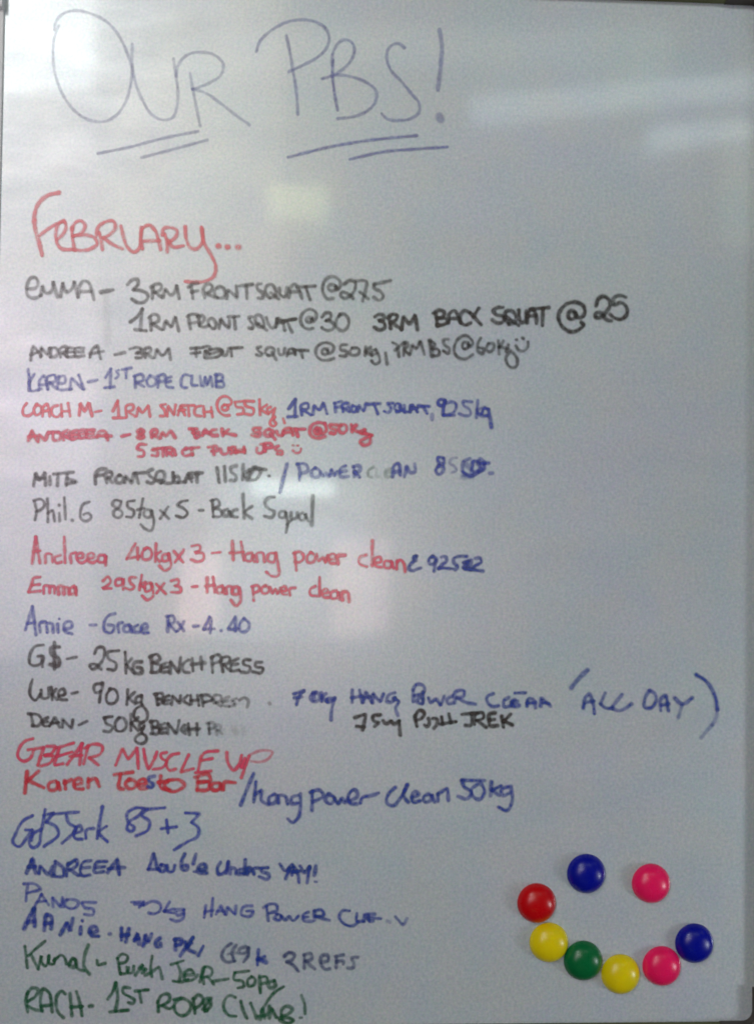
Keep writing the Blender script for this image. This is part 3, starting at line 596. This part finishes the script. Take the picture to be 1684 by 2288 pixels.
W 935,365 952,437;938,372 970,328 1002,345 985,382 943,397;1030,383 1037,410 1020,442 1003,427;1060,383 1087,385 1087,425 1068,450;1120,373 1127,422;1170,353 1182,412;1110,422 1217,405
W 1258,355 1367,345;1325,350 1315,432 1283,430;w7 1345,425 1355,355 1402,345 1407,375 1358,397;1360,395 1422,442;w9 1482,345 1447,355 1443,390 1480,390;w9 1443,390 1450,430 1502,432;1530,368 1542,442;1592,353 1545,402;1545,402 1602,427
R 20 1640 600
L red | 7.4 | 0.82 | large slanting red line, muscle up
W 150,28 100,45 65,90 58,140 90,167 130,152 155,100;120,97 215,83;w8 215,88 180,192;235,75 290,78 267,115 225,132;225,132 277,135 260,172 198,197;300,85 400,55;310,90 285,190 335,182;w7 298,137 390,110;w8 360,187 455,58;450,60 437,187;375,137 450,130;490,73 462,182;467,87 520,62 577,80 572,110 498,147;498,147 552,190
W 658,192 702,90 735,152 790,80 797,212;830,93 845,175 860,217 890,165 912,110;w6.5 970,113 935,125 942,150 972,167 950,202 888,217;1047,118 1000,130 970,187 990,222 1027,215;1107,128 1060,232 1137,212;w7.5 1287,103 1200,118 1165,222;1185,162 1252,150;1150,237 1242,228
W w8 1340,113 1350,180 1385,222 1415,190 1432,130;1477,138 1430,268;1452,150 1432,205;w6 a0.55 1480,127 1560,100 1622,110 1602,145 1540,172 1490,167
L dred | 8.5 | 0.80 | bright red line, toes to bar
W w9.5 115,233 100,362;185,228 112,292;125,287 217,330;w8.5 290,290 250,302 250,342 295,337 302,290 317,342;350,337 345,288;345,302 387,280;410,312 452,300 440,273 405,290 410,332 457,337;490,327 490,273;490,292 530,273 557,320
W 650,250 762,233;688,245 685,337 705,337;745,278 720,302 735,332 775,327 777,290 740,278;800,312 847,300 835,278 800,290 805,332 847,332
C dblue | 8 | 0.78
W 897,258 860,270 870,295 890,305 880,327 858,323
C dred | 8.5 | 0.80
W 935,258 940,332 990,342;920,297 977,290;985,283 958,310 985,347 1050,342 1082,310 1050,283 985,283
W 1160,265 1160,337;1143,265 1232,253 1242,280 1168,297;1170,295 1232,300 1232,332 1158,347;1290,298 1248,310 1255,342 1295,337 1302,300 1310,340;1320,342 1322,302 1392,298
R 500 1690 680
L dblue | 8 | 0.74 | blue phrase after a slash, hang power clean 50kg
W w8.5 162,93 125,180 93,262
W w8 175,138 163,247;170,207 205,183 207,240 242,262;275,203 245,225 250,257 280,247 287,210;297,252 302,212 330,213 347,257;400,210 370,222 370,257 400,252;415,203 415,280 400,337 370,357 348,338
W 480,188 478,292;468,195 520,183 542,210 483,247;570,203 550,235 580,257 602,225 567,203;600,225 620,257 640,225 657,252 672,225;680,242 727,210 710,178 680,200 685,252 722,257;740,252 750,225 800,212 840,198
W 930,168 895,200 885,252 915,267 950,235 992,158;w8.5 995,153 978,220 1000,247;1020,222 1057,205 1040,188 1020,205 1030,247 1062,240;1110,203 1083,220 1090,247 1120,237 1125,203 1142,247;1160,242 1160,200;1160,205 1210,173 1217,237
W 1412,130 1288,128;1290,130 1302,162 1342,195 1320,227 1268,215;1390,138 1412,190 1385,232 1350,215 1342,180 1375,150;w9 1450,138 1445,212;1502,158 1453,182;1455,182 1492,212;1540,163 1505,180 1510,212 1552,195;w8 1555,163 1562,240 1532,292 1488,273
R 20 1640 600
L blue | 7.4 | 0.78 | large looping blue line, jerk 85 + 3
W 147,503 95,530 45,610 28,670 60,692 110,640 145,588;105,590 147,595 140,652;225,465 200,602 175,690 150,700 132,685 145,620 200,585;215,500 277,485 230,542;230,542 290,570 307,602 218,692;275,492 430,480;355,500 370,547 417,580 380,627 328,672;405,612 452,590 440,563 405,590 410,642 452,647;475,642 480,590 522,580;w8.5 577,448 557,560 545,642;602,568 555,602 607,662
W 840,458 780,455 728,492 735,542 772,580 760,597 730,587 735,550 800,502 832,465;960,453 850,463;855,463 818,500 867,540 860,582 783,627
W 970,528 980,607;938,582 1032,570
W 1088,485 1172,490 1125,542;1125,542 1167,580 1165,622 1100,662 1018,712
R 20 1890 460
L dblue | 8 | 0.76 | blue line, double unders YAY!
W w9.5 145,217 190,103 217,217;158,167 217,165;w8 243,222 252,160 320,227 350,165;375,123 360,232;375,123 442,190 440,237 348,240;465,242 477,140;475,150 545,112 550,148 485,195;490,190 562,237;w7 662,118 600,130 578,170 590,237 652,232;590,177 652,170;787,123 705,135 690,212 762,205;700,172 772,165;w8.5 795,212 872,103 887,227;798,182 930,172
W 1162,63 1123,187;1165,63 1192,182;1118,187 1202,187;1225,148 1208,195 1245,202 1257,160 1220,150;1270,158 1285,207 1315,202 1332,155;1412,63 1385,130 1390,187 1432,192 1432,155 1395,162;1502,63 1480,142;w9 1530,190 1582,180 1575,148 1530,155 1520,207 1587,215;w6 1485,205 1500,206
R 460 1890 460
W 120,128 93,180 105,227 150,212 182,125;182,125 165,217;195,222 202,175 235,180 242,222;w8.5 300,183 265,195 265,227 300,217;317,108 310,227;330,207 367,195 355,168 330,185 335,227;385,222 385,180 422,175;497,173 440,180 450,202 507,230 500,264 428,245
W 593,143 640,197 692,150;672,180 640,262;690,232 702,158 740,232 747,292;690,207 752,200;755,158 790,212 832,165;832,168 812,292;w9 882,158 870,232;a0.8 w6 875,284 890,286
R 20 1890 460
L blue | 6.8 | 0.66 | blue line starting with a drop in height, 70kg hang power cle
W 123,303 220,308 257,345 150,377;155,315 145,372 140,442;213,477 265,388;265,388 322,472;233,447 302,440;358,487 350,408 420,487 432,410;440,487 440,425;470,430 448,465 480,497 545,487 562,450 510,428 465,430;702,453 588,455 610,492 682,512 680,547 608,547
W 985,450 1092,448 1048,492;1010,465 1080,470;1085,477 1150,443 1217,470 1217,512 1170,542 1123,537;1290,448 1248,522;1248,522 1330,502;1260,525 1322,537;w8 1402,508 1340,520 1350,552 1402,540;1405,513 1402,572 1350,602 1298,587
W 1580,478 1568,572;1637,418 1625,562;1573,527 1637,515
R 460 1890 460
W 83,547 120,478 152,547;93,522 147,520;165,547 172,488 235,547 242,480;372,478 300,490 285,547 362,557 380,520 328,520
C dblue | 7 | 0.70
W 463,492 500,468 570,475 572,510 508,537;488,485 500,597;570,548 548,582 590,592 602,555 568,543;605,560 640,592 665,560 700,597 742,560;822,528 780,550 780,592 852,602;785,572 820,565;w9 870,592 870,520;870,520 930,513 947,550 878,562;890,567 990,595
W 1152,518 1095,518 1070,570 1110,622 1180,637 1222,605;1210,538 1210,602 1262,600;1270,550 1267,602;w10 1290,550 1352,545;1290,577 1402,580;1300,550 1310,602 1342,600;a0.45 1452,600 1475,610;w6.5 a0.75 1518,563 1582,627 1612,578
R 20 1890 460
L dblue | 9 | 0.82 | blue line sloping down to the right, hang, 69k 2 reps
W w10 125,662 160,582 205,503;205,503 210,642;155,612 210,600;285,677 312,548 337,560 342,662;w9 293,622 340,615;415,712 470,612 492,682 517,578;580,648 575,702;w7 591,597 594,600;650,692 712,680 700,648 655,660 665,712 722,722;a0.8 810,703 814,704
W w8.5 905,658 905,752;965,663 940,767;905,717 962,710;1010,757 1032,698 1047,782;1013,747 1047,740;1080,797 1097,708 1117,772 1147,703;1212,738 1180,770 1190,807 1222,802 1217,780
R 340 2080 360
W 240,83 240,192;230,85 302,83 292,132 248,142;420,63 350,160 288,252;340,108 380,190 442,217;402,118 358,160;w7 527,150 475,247
C navy | 7.4 | 0.66
W 812,123 740,182 715,252 750,307 852,305;862,140 820,212 842,302;a0.7 780,232 860,222;a0.85 962,158 900,180 890,222 962,215 987,170;987,170 985,242 940,312
C dblue | 9 | 0.80
W w7.5 1090,188 1080,342;1152,258 1083,292;w10 1088,282 1167,315
C navy | 7.6 | 0.68
R 460 1890 460
W w8 628,882 670,853 712,870 700,902 648,927;650,925 700,952 742,1002;w7.4 790,977 790,870;783,872 840,858 847,902 798,922;800,920 872,982;w8 925,932 982,910 970,868 930,880 920,942 970,987 992,980;1045,972 1045,880;1038,882 1102,870;1050,922 1105,920 1100,945;a0.85 1217,888 1165,895 1185,937 1180,972 1138,975
R 30 2080 350
L green | 6.8 | 0.78 | first green line, push jerk 50kg
W 125,163 150,387;337,108 250,180 160,262;190,250 265,402;265,402 300,258 300,332 340,372 370,332 377,263;377,263 380,342 430,347 440,290;430,312 520,258 547,290 562,347;w8.5 590,352 632,288 662,312 640,382 598,372;650,300 690,402 742,420;w8 792,148 750,282 750,382 802,452
W 885,308 890,352 972,340
W 1100,288 1130,452;1098,290 1150,243 1207,270 1190,322 1128,342;1140,452 1200,440 1220,385;1197,380 1210,442 1260,432 1272,370;w8 1290,462 1372,350 1330,392 1402,402 1360,442;1465,263 1450,402 1460,477;w7 1390,467 1480,420 1532,378 1572,502
R 340 2080 360
W w6.5 198,342 322,303;260,335 292,422 280,512;218,512 300,522 370,497;w7.5 340,452 432,440 402,398 340,420 340,502 432,490 470,450;490,522 542,368;500,472 540,368 612,390 612,442 538,472;518,472 532,542;570,472 600,502 632,542;w7 628,512 782,490
W w6.5 992,408 848,425;848,425 838,492 932,520 942,562 878,582;1020,468 980,502 990,562 1040,552 1052,490 1018,463;w8 1100,458 1110,632;1100,472 1172,470 1182,512 1118,542;w8.5 1252,508 1190,530 1210,582 1262,562 1252,508;w7 1347,568 1250,632 1180,722 1120,820
R 30 2080 350
L green | 7.6 | 0.80 | bottom green line, 1st rope climb!
W 155,640 138,720 155,852;150,662 210,598 267,620 240,682 158,742;158,792 240,832 302,837;305,842 288,740 320,608 372,640 402,740 412,852;298,792 402,780;552,663 510,633 470,670 453,760 480,862 532,912;600,658 620,892;668,638 700,740 727,892;610,802 732,795
W w8 805,792 835,788
W 998,717 1050,640 1082,548;w8 1082,548 1102,692 1080,842;1018,852 1212,833;w7 1232,600 1160,598 1158,642 1230,692 1282,732 1262,762 1215,752;1288,632 1422,618;1330,640 1352,752
R 340 2080 360
W 60,718 65,822;58,732 100,658 172,648 182,700 120,752 68,772;110,762 190,792 222,770;292,688 235,740 240,822 310,867 382,822 392,740 330,693 228,702;420,698 440,842;428,692 480,653 522,690 500,752 438,792;602,688 540,700 540,792;520,802 590,702 602,762 528,822 562,817
W w7 852,678 800,658 740,720 740,802 790,862 862,872;910,718 930,802 972,892;1010,738 1050,832 1072,892;w8 1110,902 1132,788 1152,892;1090,872 1180,852 1202,768;1202,892 1227,788 1272,882;1330,902 1338,790 1390,768 1442,800 1402,842 1328,872;1298,892 1400,888 1452,912 1402,942 1308,912
W w7 a0.9 1530,658 1562,742 1567,842;w6 a0.7 1515,886 1535,884
"""


def catmull(pts, step):
    """smooth centripetal curve through the pen's points, resampled"""
    if len(pts) < 3:
        src = pts
    else:
        src = []
        P = [pts[0]] + pts + [pts[-1]]
        for i in range(1, len(P) - 2):
            p0, p1, p2, p3 = P[i - 1], P[i], P[i + 1], P[i + 2]
            L = math.dist(p1, p2)
            n = max(2, int(L / step))
            # damp the tangents where the pen turns back on itself
            a = math.atan2(p1[1] - p0[1], p1[0] - p0[0]) if p0 != p1 else None
            m1 = tangent(p0, p1, p2)
            m2 = tangent(p1, p2, p3)
            for k in range(n):
                t = k / n
                h00 = 2 * t**3 - 3 * t**2 + 1
                h10 = t**3 - 2 * t**2 + t
                h01 = -2 * t**3 + 3 * t**2
                h11 = t**3 - t**2
                src.append(tuple(h00 * p1[j] + h10 * L * m1[j] + h01 * p2[j] + h11 * L * m2[j] for j in (0, 1)))
        src.append(pts[-1])
    out = [src[0]]
    for a, b in zip(src, src[1:]):
        L = math.dist(a, b)
        n = max(1, int(round(L / step)))
        for k in range(1, n + 1):
            out.append((a[0] + (b[0] - a[0]) * k / n, a[1] + (b[1] - a[1]) * k / n))
    return out


def tangent(a, b, c):
    u = (b[0] - a[0], b[1] - a[1])
    v = (c[0] - b[0], c[1] - b[1])
    lu, lv = math.hypot(*u), math.hypot(*v)
    if lu < 1e-6:
        return (v[0] / lv, v[1] / lv) if lv > 1e-6 else (0, 0)
    if lv < 1e-6:
        return (u[0] / lu, u[1] / lu)
    u = (u[0] / lu, u[1] / lu)
    v = (v[0] / lv, v[1] / lv)
    d = u[0] * v[0] + u[1] * v[1]
    w = max(0.0, min(1.0, (d + 0.75) / 1.0))            # a reversal becomes a corner
    t = (u[0] * lv + v[0] * lu, u[1] * lv + v[1] * lu)
    lt = math.hypot(*t) or 1
    return (t[0] / lt * w, t[1] / lt * w)


rng = random.Random(11)


def stroke(bm, lay, pts, width, alpha, lift):
    """a flat ribbon of ink with rounded ends; 'ink' carries (density, 0 at the middle .. 1 at the rim)"""
    path = catmull(pts, 2.6)
    if len(path) < 2:
        path = [path[0], (path[0][0] + 0.8, path[0][1] + 0.3)]
    n = len(path)
    ph, ph2 = rng.uniform(0, 6), rng.uniform(0, 6)
    half, al = [], []
    for i in range(n):
        q = 1 + 0.10 * math.sin(ph + i * 0.33) + 0.06 * math.sin(ph2 + i * 0.9)
        half.append(width / 2 * q)
        al.append(min(1, alpha * (1 + 0.10 * math.sin(ph2 + i * 0.21))))
    rows = []

    def vert(p, k, e, i):
        x, z = board_pt(*p)
        y = -(0.00008 + lift + 0.000012 * i / max(1, n - 1))
        v = bm.verts.new((x, y, z))
        v[lay] = (al[i], e, 0, 1)
        return v
    nor = []
    for i in range(n):
        a, b = path[max(0, i - 1)], path[min(n - 1, i + 1)]
        dx, dy = b[0] - a[0], b[1] - a[1]
        L = math.hypot(dx, dy) or 1
        nor.append((-dy / L, dx / L))
    for i, p in enumerate(path):
        nx, ny = nor[i]
        h = half[i]
        rows.append((vert((p[0] + nx * h, p[1] + ny * h), 0, 1, i), vert(p, 0, 0, i),
                     vert((p[0] - nx * h, p[1] - ny * h), 0, 1, i)))
    for a, b in zip(rows, rows[1:]):
        bm.faces.new((a[0], a[1], b[1], b[0]))
        bm.faces.new((a[1], a[2], b[2], b[1]))
    for end in (0, n - 1):
        nx, ny = nor[end]
        h = half[end]
        sgn = -1 if end == 0 else 1
        tx, ty = ny * sgn, -nx * sgn                    # along the stroke, outwards
        prev = rows[end][0]
        for k in range(1, 6):
            a = k / 6 * math.pi
            q = (path[end][0] + nx * h * math.cos(a) + tx * h * math.sin(a),
                 path[end][1] + ny * h * math.cos(a) + ty * h * math.sin(a))
            v = vert(q, 0, 1, end)
            bm.faces.new((rows[end][1], prev, v))
            prev = v
        bm.faces.new((rows[end][1], prev, rows[end][2]))


def write_board():
    R = None
    line = ink = None
    width = alpha = 1
    li = 0
    lift = 0.0
    for raw in DATA.strip().splitlines():
        raw = raw.strip()
        if not raw or raw[0] == '#':
            continue
        kind, rest = raw[0], raw[1:].strip()
        if kind == 'R':                                 # where the following points were read off
            x0, y0, w = map(float, rest.split())
            R = (x0, y0, w / 1652.0)
        elif kind == 'L':                               # a new line of writing
            ink, width, alpha, label = [t.strip() for t in rest.split('|')]
            width, alpha = float(width), float(alpha)
            line = empty('handwritten_line', (0, 0, 0), board)
            line['label'] = label
            lift = 0.00016 * (li % 4)
            li += 1
        elif kind == 'C':                               # change of ink within the line
            ink, width, alpha = [t.strip() for t in rest.split('|')]
            width, alpha = float(width), float(alpha)
        elif kind == 'W':                               # one word
            b = bmesh.new()
            lay = b.verts.layers.float_color.new('ink')
            for s in rest.split(';'):
                w_, a_, pts = width, alpha, []
                for t in s.split():
                    if t[0] == 'a':
                        a_ = float(t[1:]) * alpha
                    elif t[0] == 'w':
                        w_ = float(t[1:])
                    else:
                        x, y = t.split(',')
                        pts.append((R[0] + float(x) * R[2], R[1] + float(y) * R[2]))
                if pts:
                    stroke(b, lay, pts, w_ * WIDE, min(1, a_), lift)
                    lift += 0.000014
            o = mesh_obj('written_word', b, INKS[ink], line)


WIDE = 1.58
write_board()

# ------------------------------------------------------------------ magnets
PROFILE = [(0.0, 10.2), (2.5, 10.1), (5.0, 9.75), (7.4, 9.1), (9.6, 8.1), (11.6, 6.8), (13.1, 5.3), (14.2, 3.7),
           (14.9, 2.3), (15.3, 1.1), (15.4, 0.5), (15.2, 0.3), (13.6, 0.3)]


def lathe(prof, seg=56):
    b = bmesh.new()
    rings = []
    for r, h in prof:
        if r == 0:
            rings.append([b.verts.new((0, -h / 1000, 0))])
        else:
            rings.append([b.verts.new((r / 1000 * math.cos(2 * math.pi * i / seg), -h / 1000,
                                       r / 1000 * math.sin(2 * math.pi * i / seg))) for i in range(seg)])
    for a, c in zip(rings, rings[1:]):
        for i in range(seg):
            j = (i + 1) % seg
            if len(a) == 1:
                b.faces.new((a[0], c[i], c[j]))
            elif len(c) == 1:
                b.faces.new((a[i], a[j], c[0]))
            else:
                b.faces.new((a[i], a[j], c[j], c[i]))
    bmesh.ops.recalc_face_normals(b, faces=b.faces[:])
    return b


PL = {
    'blue': plastic('blue_plastic', (0.002, 0.006, 0.34)),
    'pink': plastic('hot_pink_plastic', (1.0, 0.012, 0.14)),
    'red': plastic('red_plastic', (0.62, 0.002, 0.006)),
    'yellow': plastic('yellow_plastic', (0.88, 0.72, 0.004)),
    'green': plastic('green_plastic', (0.002, 0.16, 0.045)),
}
M_FERRITE = plastic('dark_ferrite', (0.03, 0.03, 0.032), 0.6, 0.0)
cap0 = core0 = None
for px, py, c, label in [
    (1309.2, 1952.4, 'blue', 'dark blue round magnet, topmost of all, the left eye of the smiley face'),
    (1453.8, 1974.2, 'pink', 'hot pink round magnet standing alone, the right eye of the smiley face'),
    (1198.4, 2018.2, 'red', 'deep red round magnet, the only red one, at the left end of the smile'),
    (1225.7, 2106.0, 'yellow', 'yellow round magnet directly under the red magnet'),
    (1302.0, 2146.8, 'green', 'green round magnet between the two yellow magnets'),
    (1385.5, 2176.9, 'yellow', 'yellow round magnet at the bottom of the smile, between green and pink'),
    (1477.4, 2158.7, 'pink', 'hot pink round magnet in the smile, between yellow and dark blue'),
    (1550.4, 2107.9, 'blue', 'dark blue round magnet at the right end of the smile, rightmost of all'),
]:
    # the cap's rim lies flat on the board; its visible middle is some 4 mm in front of it
    x, z = board_pt(px, py)
    kk = 0.0012 / -CAM_LOC.y
    x, z = x + (CAM_LOC.x - x) * kk, z + (CAM_LOC.z - z) * kk
    root = empty('round_magnet', (x, 0, z))
    root.rotation_euler = (0, rng.uniform(0, 6.28), 0)
    root['label'] = label
    root['category'] = 'magnet'
    root['group'] = 'round plastic magnets arranged as a smiley face'
    if cap0 is None:
        cap0 = mesh_obj('plastic_cap', lathe(PROFILE), PL[c], root, True)
        core0 = mesh_obj('magnet_core', lathe([(0, 0.7), (12.5, 0.7), (13.0, 0.4), (13.0, 0.06), (0, 0.06)], 40),
                         M_FERRITE, root, True)
        me = cap0.data
    else:
        cap = cap0.copy()
        cap.data = me.copy()
        cap.data.materials[0] = PL[c]
        COL.objects.link(cap)
        cap.parent = root
        core = core0.copy()
        COL.objects.link(core)
        core.parent = root
